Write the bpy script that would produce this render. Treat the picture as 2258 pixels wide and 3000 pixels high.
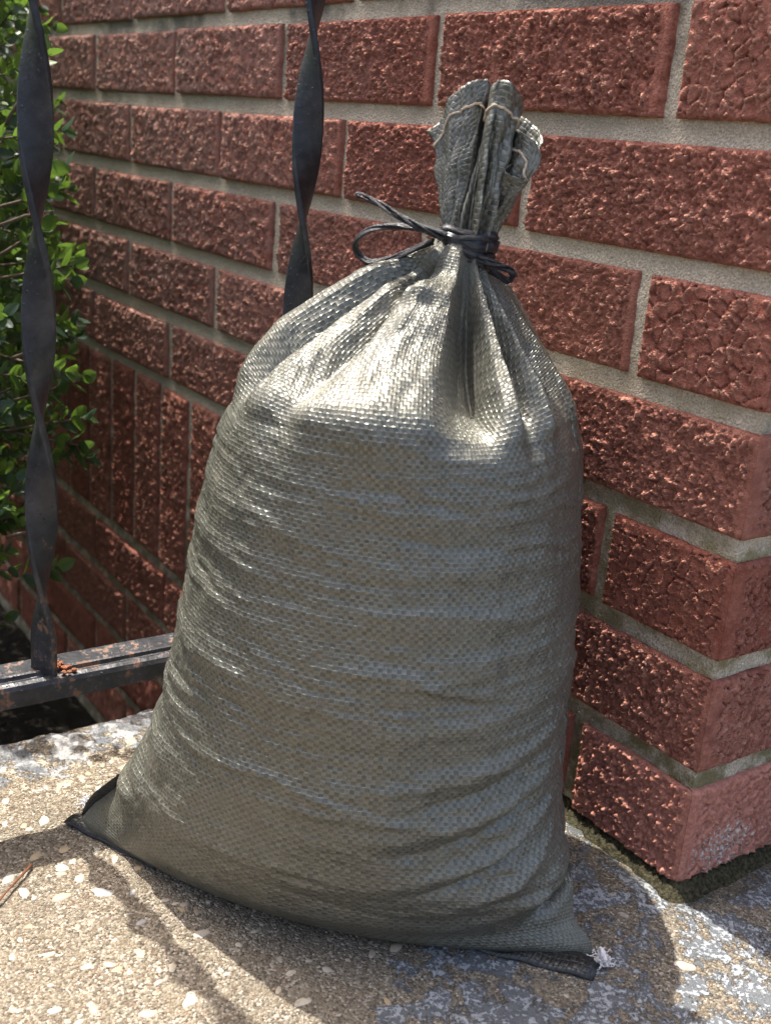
import bpy, math, random
import numpy as np
from mathutils import Vector, Matrix

for o in list(bpy.data.objects):
    bpy.data.objects.remove(o, do_unlink=True)
scene = bpy.context.scene
col = scene.collection
rng = np.random.RandomState(7)
random.seed(7)

# ------------------------------------------------------------------ camera
cd = bpy.data.cameras.new('camera')
cam = bpy.data.objects.new('camera', cd); col.objects.link(cam)
Rm = ((0.5587935, 0.8254237, 0.0801598), (0.3035400, -0.1136185, -0.9460202), (-0.7717598, 0.5529617, -0.3140384))
CAM = Vector((0.3416838, -0.4686752, 0.3861077))
M = Matrix(((Rm[0][0], -Rm[1][0], -Rm[2][0], CAM.x), (Rm[0][1], -Rm[1][1], -Rm[2][1], CAM.y),
            (Rm[0][2], -Rm[1][2], -Rm[2][2], CAM.z), (0, 0, 0, 1)))
cam.matrix_world = M
cd.lens = 39.95; cd.sensor_width = 36; cd.sensor_fit = 'AUTO'
cd.clip_start = 0.02; cd.clip_end = 500
cd.dof.use_dof = True; cd.dof.focus_distance = 0.66; cd.dof.aperture_fstop = 13.0
scene.camera = cam
scene.render.resolution_x = 770; scene.render.resolution_y = 1024

# ------------------------------------------------------------------ sky, sun, exposure
SUN_EL = math.radians(66.5)
SUN_TRAVEL = Vector((0.9955, 0.095, 0)).normalized()      # horizontal way the light travels
sun_dir = Vector((-SUN_TRAVEL.x * math.cos(SUN_EL), -SUN_TRAVEL.y * math.cos(SUN_EL), math.sin(SUN_EL)))
world = bpy.data.worlds.new('World'); scene.world = world; world.use_nodes = True
wn = world.node_tree.nodes; wl = world.node_tree.links
sky = wn.new('ShaderNodeTexSky'); sky.sky_type = 'NISHITA'; sky.sun_disc = False
sky.air_density = 0.8; sky.dust_density = 6.5; sky.ozone_density = 0.5; sky.sun_elevation = SUN_EL; sky.sun_rotation = math.atan2(sun_dir.x, sun_dir.y)
bg = wn['Background']; bg.inputs['Strength'].default_value = 0.15
wl.new(sky.outputs[0], bg.inputs[0])
sl = bpy.data.lights.new('sun', 'SUN'); sl.energy = 3.5; sl.angle = math.radians(0.5); sl.color = (1.0, 0.965, 0.91)
so = bpy.data.objects.new('sun', sl); col.objects.link(so)
so.rotation_euler = sun_dir.to_track_quat('Z', 'Y').to_euler(); so.location = (-3, 0, 6)
scene.view_settings.view_transform = 'Standard'; scene.view_settings.look = 'None'
scene.view_settings.gamma = 1; scene.view_settings.use_curve_mapping = False
scene.view_settings.exposure = 1.42
scene.render.engine = 'CYCLES'

# ------------------------------------------------------------------ numpy noise
def _h(ix, iy, s):
    x = (ix.astype(np.int64) * 374761393 + iy.astype(np.int64) * 668265263 + s * 974711 + 12345) & 0xffffffff
    x = ((x ^ (x >> 13)) * 1274126177) & 0xffffffff
    x = ((x ^ (x >> 16)) * 2246822519) & 0xffffffff
    return ((x ^ (x >> 15)) & 0xffffff) / float(0x1000000)

def vn(x, y, s=0):
    ix = np.floor(x); iy = np.floor(y); fx = x - ix; fy = y - iy
    fx = fx * fx * (3 - 2 * fx); fy = fy * fy * (3 - 2 * fy)
    a = _h(ix, iy, s); b = _h(ix + 1, iy, s); c = _h(ix, iy + 1, s); d = _h(ix + 1, iy + 1, s)
    return (a * (1 - fx) + b * fx) * (1 - fy) + (c * (1 - fx) + d * fx) * fy

def fbm(x, y, s=0, o=4):
    r = 0; a = .5; t = 0
    for i in range(o):
        r = r + a * vn(x * 2 ** i + 17.3 * i, y * 2 ** i - 9.1 * i, s + i); t += a; a *= .5
    return r / t

def worley(x, y, s=0):
    ix = np.floor(x); iy = np.floor(y)
    f1 = np.full(x.shape, 9.); f2 = np.full(x.shape, 9.); cid = np.zeros(x.shape); dx1 = np.zeros(x.shape); dy1 = np.zeros(x.shape)
    for i in (-1, 0, 1):
        for j in (-1, 0, 1):
            cx = ix + i; cy = iy + j
            px = cx + _h(cx, cy, s); py = cy + _h(cx, cy, s + 1)
            dx = x - px; dy = y - py; d = np.sqrt(dx * dx + dy * dy)
            m = d < f1
            f2 = np.where(m, f1, np.minimum(f2, d))
            cid = np.where(m, _h(cx, cy, s + 2), cid); dx1 = np.where(m, dx, dx1); dy1 = np.where(m, dy, dy1)
            f1 = np.where(m, d, f1)
    return f1, f2, cid, dx1, dy1

def sst(a, b, x):
    t = np.clip((x - a) / (b - a), 0, 1); return t * t * (3 - 2 * t)

# ------------------------------------------------------------------ material helpers
class NT:
    def __init__(self, name):
        self.m = bpy.data.materials.new(name); self.m.use_nodes = True
        self.t = self.m.node_tree; self.n = self.t.nodes; self.b = self.n['Principled BSDF']
    def new(self, typ, **kw):
        nd = self.n.new(typ)
        for k, v in kw.items():
            if k.startswith('i_'):
                key = k[2:]
                nd.inputs[int(key) if key.isdigit() else key.replace('_', ' ')].default_value = v
            else: setattr(nd, k, v)
        return nd
    def ln(self, a, b): self.t.links.new(a, b)
    def math(self, op, a, b=None, c=None, clamp=False):
        nd = self.n.new('ShaderNodeMath'); nd.operation = op; nd.use_clamp = clamp
        for i, v in enumerate((a, b, c)):
            if v is None: continue
            if isinstance(v, (int, float)): nd.inputs[i].default_value = v
            else: self.ln(v, nd.inputs[i])
        return nd.outputs[0]
    def mix(self, fac, a, b):
        nd = self.n.new('ShaderNodeMix'); nd.data_type = 'RGBA'
        for i, v in ((0, fac), (6, a), (7, b)):
            if isinstance(v, (int, float)): nd.inputs[i].default_value = v
            elif isinstance(v, tuple): nd.inputs[i].default_value = (*v, 1)
            else: self.ln(v, nd.inputs[i])
        return nd.outputs[2]
    def noise(self, scale, detail=4, rough=.55, vec=None, dist=0, dim='3D'):
        nd = self.new('ShaderNodeTexNoise', i_Scale=scale, i_Detail=detail, i_Roughness=rough, i_Distortion=dist)
        if vec is not None: self.ln(vec, nd.inputs['Vector'])
        return nd.outputs['Fac']
    def vor(self, scale, vec=None, feature='F1', rnd=1.0):
        nd = self.new('ShaderNodeTexVoronoi', feature=feature, i_Scale=scale)
        nd.inputs['Randomness'].default_value = rnd
        if vec is not None: self.ln(vec, nd.inputs['Vector'])
        return nd
    def ramp(self, fac, a, b, lo=0.0, hi=1.0):
        nd = self.new('ShaderNodeMapRange', interpolation_type='SMOOTHSTEP')
        self.ln(fac, nd.inputs[0])
        for i, v in ((1, a), (2, b), (3, lo), (4, hi)): nd.inputs[i].default_value = v
        return nd.outputs[0]
    def bump(self, h, strength=1, dist=.001, normal=None):
        nd = self.new('ShaderNodeBump', i_Strength=strength, i_Distance=dist)
        self.ln(h, nd.inputs['Height'])
        if normal is not None: self.ln(normal, nd.inputs['Normal'])
        return nd.outputs[0]
    def pos(self): return self.new('ShaderNodeNewGeometry').outputs['Position']
    def obj(self): return self.new('ShaderNodeTexCoord').outputs['Object']
    def objrand(self): return self.new('ShaderNodeObjectInfo').outputs['Random']
    def out(self, base=None, rough=None, normal=None, spec=None):
        for k, v in (('Base Color', base), ('Roughness', rough), ('Normal', normal), ('Specular IOR Level', spec)):
            if v is None: continue
            if isinstance(v, (int, float)): self.b.inputs[k].default_value = v
            elif isinstance(v, tuple): self.b.inputs[k].default_value = (*v, 1)
            else: self.ln(v, self.b.inputs[k])
        return self.m

def mat_brick():
    T = NT('brick'); P = T.pos(); r = T.objrand()
    a = T.noise(90, 5, .65, P); b = T.noise(420, 3, .6, P); g = T.noise(14, 3, .6, P)
    c1 = T.mix(T.ramp(b, .3, .7), (.33, .124, .086), (.50, .220, .158))
    c2 = T.mix(T.ramp(a, .38, .68), c1, (.20, .066, .045))
    hi = T.new('ShaderNodeAttribute', attribute_name='crest').outputs['Fac']
    c3 = T.mix(T.math('MULTIPLY', hi, .75), c2, (.62, .33, .235))  # torn crests are paler; colour pushed further to read as sunlit crumbs
    # tone of each brick
    c4 = T.mix(T.math('MULTIPLY', r, .45), c3, (.37, .165, .120))
    r2 = T.math('FRACT', T.math('MULTIPLY', r, 7.31))
    c4 = T.mix(T.math('MULTIPLY', T.ramp(r2, .35, 1.0), .50), c4, (.25, .078, .052))
    c5 = T.mix(T.ramp(g, .56, .8, 0, .35), c4, (.24, .125, .095))
    sx = T.new('ShaderNodeSeparateXYZ'); T.ln(P, sx.inputs[0])
    dust_shade = T.math('MULTIPLY', T.math('MULTIPLY', T.ramp(sx.outputs[0], -.18, -.75, 0, .55), T.ramp(sx.outputs[2], .08, .22)), T.ramp(T.math('ADD', T.noise(120, 4, .6, P), T.math('MULTIPLY', g, .4)), .45, .85))  # dust towards the left, held off low down so the painted shade stays dark
    c5 = T.mix(dust_shade, c5, (.44, .31, .26))
    crumb = T.math('MULTIPLY', T.vor(560, P).outputs['Distance'], -1.2)
    n = T.bump(T.math('ADD', T.math('MULTIPLY', crumb, T.math('MULTIPLY', hi, 1.1)), T.math('ADD', T.noise(900, 3, .6, P), T.math('MULTIPLY', T.noise(350, 3, .6, P), .8))), .9, .0016)
    return T.out(c5, .95, n, .06)

def mat_brick_stained():
    T = NT('brick_lime_stain'); P = T.pos()
    b = T.noise(420, 3, .6, P)
    c1 = T.mix(T.ramp(b, .3, .7), (.33, .124, .086), (.50, .220, .158))
    hi = T.new('ShaderNodeAttribute', attribute_name='crest').outputs['Fac']
    c1 = T.mix(T.math('MULTIPLY', hi, .55), c1, (.50, .22, .14))
    sp = T.new('ShaderNodeSeparateXYZ'); T.ln(P, sp.inputs[0])
    dy = T.math('MULTIPLY', T.math('ADD', sp.outputs[1], -.036), 38)
    dz = T.math('MULTIPLY', T.math('ADD', sp.outputs[2], -.012), 62)
    rr = T.math('ADD', T.math('MULTIPLY', dy, dy), T.math('MULTIPLY', dz, dz))
    onb = T.ramp(sp.outputs[0], -.004, -.002)
    msk = T.math('MULTIPLY', T.ramp(T.math('ADD', T.noise(360, 5, .68, P), T.math('MULTIPLY', rr, -.10)), .44, .56), onb)
    c = T.mix(T.math('MULTIPLY', msk, .8), c1, (.66, .63, .56))
    n = T.bump(T.math('ADD', T.noise(900, 3, .6, P), T.math('MULTIPLY', msk, .6)), .6, .0008)
    return T.out(c, .75, n, .35)

def mat_mortar():
    T = NT('mortar'); P = T.pos()
    sp = T.new('ShaderNodeSeparateXYZ'); T.ln(P, sp.inputs[0])
    g = T.noise(800, 3, .75, P); m = T.noise(60, 4, .6, P); l = T.noise(9, 3, .6, P)
    c = T.mix(T.ramp(g, .32, .7), (.47, .395, .285), (.84, .74, .57))
    c = T.mix(T.ramp(m, .45, .75, 0, .5), c, (.52, .44, .32))
    # dark sooty weathering in upper left joints
    soot = T.math('MULTIPLY', T.ramp(sp.outputs[2], .36, .50), T.ramp(T.math('ADD', l, T.math('MULTIPLY', m, .3)), .58, .75))
    c = T.mix(T.math('MULTIPLY', soot, .75), c, (.075, .07, .062))
    # yellow-green algae: lower joints near the corner
    near = T.math('MULTIPLY', T.ramp(sp.outputs[0], -.28, -.03), T.ramp(sp.outputs[2], .34, .16))
    alg = T.math('MULTIPLY', near, T.ramp(T.math('ADD', m, T.math('MULTIPLY', l, .5)), .62, .86))
    c = T.mix(T.math('MULTIPLY', alg, .75), c, (.20, .165, .045))
    low = T.math('MULTIPLY', T.ramp(sp.outputs[2], .09, .02), T.ramp(m, .36, .55))
    c = T.mix(T.math('MULTIPLY', low, .6), c, (.11, .098, .04))
    n = T.bump(T.math('ADD', T.math('MULTIPLY', g, 1.0), T.math('ADD', T.noise(420, 3, .6, P), T.math('MULTIPLY', T.vor(700, P).outputs['Distance'], -.8))), .9, .0016)
    return T.out(c, .92, n, .2)

def mat_slab():
    T = NT('weathered_concrete'); P = T.pos()
    sp = T.new('ShaderNodeSeparateXYZ'); T.ln(P, sp.inputs[0])
    x, y = sp.outputs[0], sp.outputs[1]
    v = T.vor(820, P); grain = v.outputs['Color']; gs = T.new('ShaderNodeSeparateColor'); T.ln(grain, gs.inputs[0])
    fine = T.noise(1500, 2, .6, P); mid = T.noise(70, 5, .65, P); big = T.noise(16, 4, .6, P)
    conc = T.mix(gs.outputs[0], (.075, .061, .043), (.335, .283, .208))
    conc = T.mix(T.ramp(gs.outputs[1], .86, .93), conc, (.46, .41, .33))
    conc = T.mix(T.ramp(gs.outputs[2], .86, .93, 0, .9), conc, (.15, .095, .06))
    conc = T.mix(T.ramp(mid, .46, .70, 0, .6), conc, (.23, .185, .125))
    conc = T.mix(T.ramp(fine, .5, .75, 0, .35), conc, (.31, .26, .185))
    conc = T.mix(T.ramp(big, .50, .72, 0, .45), conc, (.12, .10, .072))
    # flaked paint: dense towards the wall, sparse out front
    d = T.math('ADD', T.math('MULTIPLY', x, .55), T.math('MULTIPLY', y, .83))
    zone_r = T.ramp(d, -.27, -.13)
    xw = T.math('ADD', x, T.math('MULTIPLY', T.math('SUBTRACT', T.noise(30, 5, .65, P), .5), .09))
    zone_l = T.ramp(xw, -.255, -.285)
    zone = T.math('MAXIMUM', zone_r, zone_l)
    flake = T.noise(62, 7, .70, P, .35)
    flake2 = T.noise(27, 6, .66, P, .2)
    cover = T.math('ADD', T.math('MULTIPLY', zone, .295), T.math('ADD', T.math('MULTIPLY', flake, .55), T.math('MULTIPLY', flake2, .45)))
    paint = T.ramp(cover, .775, .800)
    slate = T.mix(T.noise(130, 4, .6, P), (.080, .084, .088), (.145, .150, .153))
    # pale chalky speckle of worn paint
    spk = T.noise(380, 5, .70, P, .4)
    spk_zone = T.noise(22, 4, .6, P)
    spkm = T.ramp(T.math('ADD', spk, T.math('MULTIPLY', spk_zone, .35)), .665, .70)
    pale = T.mix(T.noise(500, 2, .5, P), (.24, .25, .255), (.40, .41, .41))
    pcol = T.mix(spkm, slate, pale)
    # the strip along the outer edge kept a lighter coat, with cream crusts
    lightc = T.mix(T.ramp(T.noise(34, 5, .65, P), .44, .56), (.33, .325, .31), (.12, .125, .13))  # darker patches in this coat are leaf shadow put into the colour
    pcol = T.mix(zone_l, pcol, lightc)
    crust = T.math('MULTIPLY', T.ramp(T.noise(85, 6, .7, P, .4), .56, .60), T.math('MULTIPLY', T.ramp(x, -.235, -.262), T.ramp(x, -.325, -.29)))
    c = T.mix(paint, conc, pcol)
    c = T.mix(crust, c, (.52, .46, .34))
    # dirt and moss film close to the wall
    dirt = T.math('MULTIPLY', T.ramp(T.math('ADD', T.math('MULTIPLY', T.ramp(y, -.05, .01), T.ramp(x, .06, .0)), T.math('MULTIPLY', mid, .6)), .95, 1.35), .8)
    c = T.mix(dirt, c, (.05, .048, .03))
    # hairline crack
    h = T.math('ADD', T.math('MULTIPLY', v.outputs['Distance'], -1.0), T.math('MULTIPLY', fine, .5))
    inv = T.math('SUBTRACT', 1.0, T.math('MULTIPLY', paint, .82))
    hh = T.math('ADD', T.math('MULTIPLY', h, inv), T.math('ADD', T.math('MULTIPLY', paint, .55), T.math('MULTIPLY', T.math('MULTIPLY', paint, spkm), .35)))
    n = T.bump(hh, .95, .0015)
    n = T.bump(mid, .4, .004, n)
    return T.out(c, T.math('SUBTRACT', .93, T.math('MULTIPLY', paint, .18)), n, .3)

def mat_pebble():
    T = NT('pebble'); r = T.objrand(); P = T.pos()
    nd = T.new('ShaderNodeValToRGB'); T.ln(r, nd.inputs[0])
    e = nd.color_ramp.elements
    e[0].position = 0; e[0].color = (.40, .35, .27, 1); e[1].position = 1; e[1].color = (.36, .33, .29, 1)
    for p, c in ((.2, (.47, .42, .33)), (.4, (.36, .26, .14)), (.55, (.42, .37, .29)), (.68, (.22, .22, .22)), (.75, (.45, .41, .34)), (.9, (.27, .20, .14))):
        q = e.new(p); q.color = (*c, 1)
    c = T.mix(T.ramp(T.noise(260, 4, .6, P), .45, .7, 0, .55), nd.outputs[0], (.26, .20, .13))
    return T.out(c, .55, T.bump(T.noise(500, 3, .6, P), .35, .0006), .4)

def mat_iron():
    T = NT('painted_iron'); P = T.pos()
    a = T.noise(80, 5, .65, P); b = T.noise(300, 4, .65, P); bl = T.vor(330, P)
    blister = T.ramp(bl.outputs['Distance'], .16, .30, 1, 0)
    blm = T.math('MULTIPLY', blister, T.ramp(b, .50, .62))
    c = T.mix(T.ramp(a, .35, .7), (.012, .013, .016), (.030, .032, .037))
    sp = T.new('ShaderNodeSeparateXYZ'); T.ln(P, sp.inputs[0])
    low = T.ramp(sp.outputs[2], .34, .07, 0, .17)
    rust = T.ramp(T.math('ADD', T.math('ADD', T.math('MULTIPLY', a, .55), T.math('MULTIPLY', b, .45)), low),  .705, .775)
    c = T.mix(rust, c, T.mix(b, (.085, .042, .024), (.20, .105, .055)))
    dust = T.ramp(T.noise(120, 4, .7, P), .45, .8, 0, .18)
    c = T.mix(dust, c, (.12, .115, .105))
    n = T.bump(T.math('ADD', T.math('ADD', blm, T.math('MULTIPLY', b, .5)), T.math('MULTIPLY', rust, -.3)), .6, .0009)
    return T.out(c, T.math('ADD', .36, T.math('MULTIPLY', rust, .4)), n, .5)

def mat_rust_lump():
    T = NT('rust_scale'); P = T.pos()
    c = T.mix(T.noise(500, 4, .7, P), (.12, .035, .015), (.40, .17, .09))
    return T.out(c, .9, T.bump(T.noise(700, 4, .7, P), .8, .001), .2)

def mat_weave(name='woven_plastic', dark=0.0):
    T = NT(name)
    uv = T.new('ShaderNodeUVMap', uv_map='UVMap').outputs[0]
    P = T.pos()
    wob = T.noise(240, 2, .5, P)
    sp = T.new('ShaderNodeSeparateXYZ'); T.ln(uv, sp.inputs[0])
    u = T.math('ADD', sp.outputs[0], T.math('MULTIPLY', wob, .35)); v = T.math('ADD', sp.outputs[1], T.math('MULTIPLY', T.noise(300, 2, .5, P), .35))
    iu = T.math('FLOOR', u); iv = T.math('FLOOR', v)
    fu = T.math('SUBTRACT', T.math('FRACT', u), .5); fv = T.math('SUBTRACT', T.math('FRACT', v), .5)
    par = T.math('MODULO', T.math('ADD', T.math('ADD', iu, iv), 4000), 2.0)     # 1: upright tape on top
    cv = T.new('ShaderNodeCombineXYZ'); T.ln(iu, cv.inputs[0]); T.ln(iv, cv.inputs[1])
    wn_ = T.new('ShaderNodeTexWhiteNoise', noise_dimensions='2D'); T.ln(cv.outputs[0], wn_.inputs['Vector'])
    rs = T.new('ShaderNodeSeparateColor'); T.ln(wn_.outputs['Color'], rs.inputs[0])
    # one value for each tape along its whole length
    w1 = T.new('ShaderNodeTexWhiteNoise', noise_dimensions='1D'); T.ln(iu, w1.inputs['W'])
    w2 = T.new('ShaderNodeTexWhiteNoise', noise_dimensions='1D'); T.ln(T.math('ADD', iv, 517.3), w2.inputs['W'])
    tape = T.math('ADD', T.math('MULTIPLY', w1.outputs['Value'], par), T.math('MULTIPLY', w2.outputs['Value'], T.math('SUBTRACT', 1.0, par)))
    along = T.math('ADD', T.math('MULTIPLY', fv, par), T.math('MULTIPLY', fu, T.math('SUBTRACT', 1.0, par)))
    across = T.math('ADD', T.math('MULTIPLY', fu, par), T.math('MULTIPLY', fv, T.math('SUBTRACT', 1.0, par)))
    arch = T.math('COSINE', T.math('MULTIPLY', along, math.pi))
    edge = T.ramp(T.math('ABSOLUTE', across), .36, .5, 0, 1)
    h = T.math('SUBTRACT', T.math('MULTIPLY', arch, .5), T.math('MULTIPLY', edge, .6))
    h = T.math('ADD', h, T.math('MULTIPLY', T.math('SUBTRACT', rs.outputs[0], .5), T.math('MULTIPLY', across, 1.0)))
    h = T.math('ADD', h, T.math('MULTIPLY', T.math('SUBTRACT', rs.outputs[1], .5), T.math('MULTIPLY', along, .7)))
    cA = T.mix(par, (.092, .090, .070), (.178, .176, .142))  # tape directions toned apart, painting in their different gloss
    c = T.mix(T.math('MULTIPLY', tape, .45), cA, (.108, .102, .078))
    c = T.mix(T.math('MULTIPLY', rs.outputs[2], .30), c, (.24, .24, .20))
    rim = T.math('MULTIPLY', edge, T.ramp(rs.outputs[0], .1, .9, .05, .75))
    c = T.mix(rim, c, (.36, .36, .30))
    dust = T.ramp(T.noise(28, 4, .6, P), .48, .75, 0, .25)
    c = T.mix(dust, c, (.19, .155, .105))
    if dark: c = T.mix(dark, c, (.012, .013, .016))
    n = T.bump(h, .80, .00038)
    T.b.inputs['Metallic'].default_value = .5; T.b.inputs['Coat Weight'].default_value = .12; T.b.inputs['Coat Roughness'].default_value = .35
    T.ln(n, T.b.inputs['Coat Normal'])
    return T.out(c, T.math('ADD', T.math('ADD', .27, T.math('MULTIPLY', dust, .5)), T.math('MULTIPLY', rs.outputs[1], .14)), n, .62)

def mat_black_raffia():
    T = NT('black_raffia')
    uv = T.new('ShaderNodeUVMap', uv_map='UVMap').outputs[0]
    mp = T.new('ShaderNodeMapping'); mp.inputs['Scale'].default_value = (14, 1.6, 1); T.ln(uv, mp.inputs[0])
    f = T.noise(1.0, 4, .6, mp.outputs[0])
    c = T.mix(T.ramp(f, .4, .75), (.010, .0105, .013), (.045, .046, .052))
    return T.out(c, .30, T.bump(f, .9, .0012), .6)

def mat_twine(name, c1, c2):
    T = NT(name); P = T.pos()
    return T.out(T.mix(T.noise(1200, 3, .6, P), c1, c2), .8, T.bump(T.noise(1600, 2, .5, P), .5, .0004), .3)

def mat_moss():
    T = NT('moss_and_grit'); P = T.pos()
    a = T.noise(420, 4, .65, P); b = T.noise(60, 4, .6, P)
    c = T.mix(T.ramp(a, .35, .7), (.022, .019, .012), (.085, .075, .042))
    c = T.mix(T.ramp(b, .56, .76, 0, .7), c, (.095, .10, .055))
    return T.out(c, .95, T.bump(a, 1, .002), .1)

def mat_leaf():
    T = NT('leaf'); r = T.objrand()
    v = T.new('ShaderNodeAttribute', attribute_name='tone').outputs['Fac']
    k = T.math('FRACT', T.math('ADD', r, v))
    c = T.mix(T.ramp(k, .45, .95), (.023, .053, .025), (.08, .145, .030))
    c = T.mix(T.ramp(k, .0, .2, .5, 0), c, (.045, .085, .060))
    tr = T.new('ShaderNodeBsdfTranslucent'); T.ln(T.mix(.5, c, (.20, .34, .03)), tr.inputs[0])
    ms = T.new('ShaderNodeMixShader', i_0=.40)
    T.out(c, .42, None, .45)
    out = T.n['Material Output']
    T.ln(T.b.outputs[0], ms.inputs[1]); T.ln(tr.outputs[0], ms.inputs[2]); T.ln(ms.outputs[0], out.inputs[0])
    return T.m

def mat_plain(name, c1, c2, scale, rough=.9, bd=.004):
    T = NT(name); P = T.pos()
    a = T.noise(scale, 5, .65, P)
    return T.out(T.mix(a, c1, c2), rough, T.bump(a, .8, bd), .2)

MB, MBS, MM, MS, MP = mat_brick(), mat_brick_stained(), mat_mortar(), mat_slab(), mat_pebble()
MFD = mat_weave('black_shaded_seam_plastic', .85)  # black inner side of the flaps, with the shadow they lie in painted in
MI, MR, MW, MK = mat_iron(), mat_rust_lump(), mat_weave(), mat_black_raffia()
MC = mat_twine('cotton_twine', (.42, .33, .23), (.66, .56, .43)); MT = mat_twine('white_thread', (.62, .58, .55), (.85, .82, .80))
MO, ML = mat_moss(), mat_leaf()
MSOIL = mat_plain('dark_soil', (.007, .006, .004), (.024, .019, .013), 30, .95, .01)
MTW = mat_plain('twig_bark', (.06, .045, .03), (.17, .13, .09), 200, .85, .001)
MN = mat_plain('dry_pine_needle', (.075, .028, .014), (.18, .075, .035), 300, .6, .0004)

# ------------------------------------------------------------------ object helpers
def mesh_obj(name, V, F, mat, parent=None, smooth=True, uv=None, attr=None, kind=None):
    me = bpy.data.meshes.new(name)
    V = np.asarray(V, dtype=np.float32).reshape(-1, 3)
    if isinstance(F, np.ndarray):
        k = F.shape[1]; nF = len(F)
        me.vertices.add(len(V)); me.vertices.foreach_set('co', V.ravel())
        me.loops.add(nF * k); me.loops.foreach_set('vertex_index', F.ravel().astype(np.int32))
        me.polygons.add(nF); me.polygons.foreach_set('loop_start', np.arange(0, nF * k, k, dtype=np.int32))
        me.polygons.foreach_set('loop_total', np.full(nF, k, dtype=np.int32))
        me.update(calc_edges=True); me.validate()
    else:
        me.from_pydata(V.tolist(), [], [list(f) for f in F]); me.update()
    if smooth: me.polygons.foreach_set('use_smooth', np.ones(len(me.polygons), dtype=bool))
    if uv is not None:
        l = me.uv_layers.new(name='UVMap'); vi = np.empty(len(me.loops), dtype=np.int32); me.loops.foreach_get('vertex_index', vi)
        l.data.foreach_set('uv', np.asarray(uv, dtype=np.float32)[vi].ravel())
    if attr:
        for k, a in attr.items():
            at = me.attributes.new(k, 'FLOAT', 'POINT'); at.data.foreach_set('value', np.asarray(a, dtype=np.float32))
    me.materials.append(mat)
    o = bpy.data.objects.new(name, me); col.objects.link(o)
    if parent: o.parent = parent
    if kind: o['kind'] = kind
    return o

def grid_faces(nu, nv, closed=False):
    i, j = np.meshgrid(np.arange(nu if closed else nu - 1), np.arange(nv - 1), indexing='ij')
    i2 = (i + 1) % nu
    return np.stack([i * nv + j, i2 * nv + j, i2 * nv + j + 1, i * nv + j + 1], -1).reshape(-1, 4)

def empty(name, loc, label, cat, group=None):
    o = bpy.data.objects.new(name, None); col.objects.link(o); o.location = loc
    o.empty_display_size = .05; o['label'] = label; o['category'] = cat
    if group: o['group'] = group
    return o

def tube(path, rad, nseg=8, flat=1.0, up=(0, 0, 1), jitter=0, seed=0):
    """swept tube; rad a number or list; flat squeezes it to a ribbon. Returns V, F, UV"""
    P = np.asarray(path, float); n = len(P); rad = np.broadcast_to(np.asarray(rad, float), (n,))
    T = np.gradient(P, axis=0); T /= np.linalg.norm(T, axis=1)[:, None] + 1e-12
    V = []; UV = []; u = np.asarray(up, float); L = 0
    rs = np.random.RandomState(seed); jt = rs.randn(nseg) * jitter
    for k in range(n):
        s = np.cross(T[k], u); ns = np.linalg.norm(s)
        s = s / ns if ns > 1e-6 else np.array([1., 0, 0])
        w = np.cross(s, T[k]); u = w
        if k: L += np.linalg.norm(P[k] - P[k - 1])
        for q in range(nseg):
            a = 2 * math.pi * q / nseg; rr = rad[k] * (1 + jt[q] + (rs.randn() * jitter * .25))
            V.append(P[k] + s * math.cos(a) * rr + w * math.sin(a) * rr * flat); UV.append((q / nseg, L * 100))
    F = []
    for k in range(n - 1):
        for q in range(nseg):
            q2 = (q + 1) % nseg
            F.append((k * nseg + q, k * nseg + q2, (k + 1) * nseg + q2, (k + 1) * nseg + q))
    F.append(tuple(range(nseg - 1, -1, -1))); F.append(tuple((n - 1) * nseg + q for q in range(nseg)))
    return V, F, UV

def catmull(P, m, closed=False):
    P = np.asarray(P, float); n = len(P); out = []
    rngk = range(n if closed else n - 1)
    for k in rngk:
        if closed: p0, p1, p2, p3 = P[k - 1], P[k], P[(k + 1) % n], P[(k + 2) % n]
        else: p0, p1, p2, p3 = P[max(k - 1, 0)], P[k], P[k + 1], P[min(k + 2, n - 1)]
        for i in range(m):
            t = i / m
            out.append(.5 * ((2 * p1) + (-p0 + p2) * t + (2 * p0 - 5 * p1 + 4 * p2 - p3) * t * t + (-p0 + 3 * p1 - 3 * p2 + p3) * t ** 3))
    if not closed: out.append(P[-1])
    return np.array(out)

def join(parts):
    V = []; F = []; UV = []
    for v, f, uv in parts:
        b = len(V); V += list(v); UV += list(uv); F += [tuple(i + b for i in q) for q in f]
    return V, F, UV

# ------------------------------------------------------------------ ground and slab
ZS = -0.012
s = 60.0
g = mesh_obj('ground', [(-s, -s, -.36), (s, -s, -.36), (s, s, -.36), (-s, s, -.36)], np.array([[0, 1, 2, 3]]), MSOIL, smooth=False, kind='structure')
g['label'] = 'dark soil below and beyond the porch slab'

def spaced(a, lo, hi, b, fine, coarse):
    return np.concatenate([np.arange(a, lo, coarse), np.arange(lo, hi, fine), np.arange(hi, b + coarse, coarse)])
xs = np.concatenate([np.arange(-.3345, .14, .002), np.arange(.14, 1.3, .06)])
ys = np.concatenate([np.arange(-1.3, -.40, .06), np.arange(-.40, .07, .002), np.arange(.07, 1.2, .06)])
X, Y = np.meshgrid(xs, ys, indexing='ij')
Z = ZS + .0014 * (fbm(X * 60, Y * 60, 3, 3) - .5) + .003 * (fbm(X * 14, Y * 14, 5, 3) - .5) + .0007 * (vn(X * 260, Y * 260, 9) - .5)
def slab_z(x, y):
    x = np.array([x]); y = np.array([y])
    return float((ZS + .0014 * (fbm(x * 60, y * 60, 3, 3) - .5) + .003 * (fbm(x * 14, y * 14, 5, 3) - .5) + .0007 * (vn(x * 260, y * 260, 9) - .5))[0])
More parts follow.
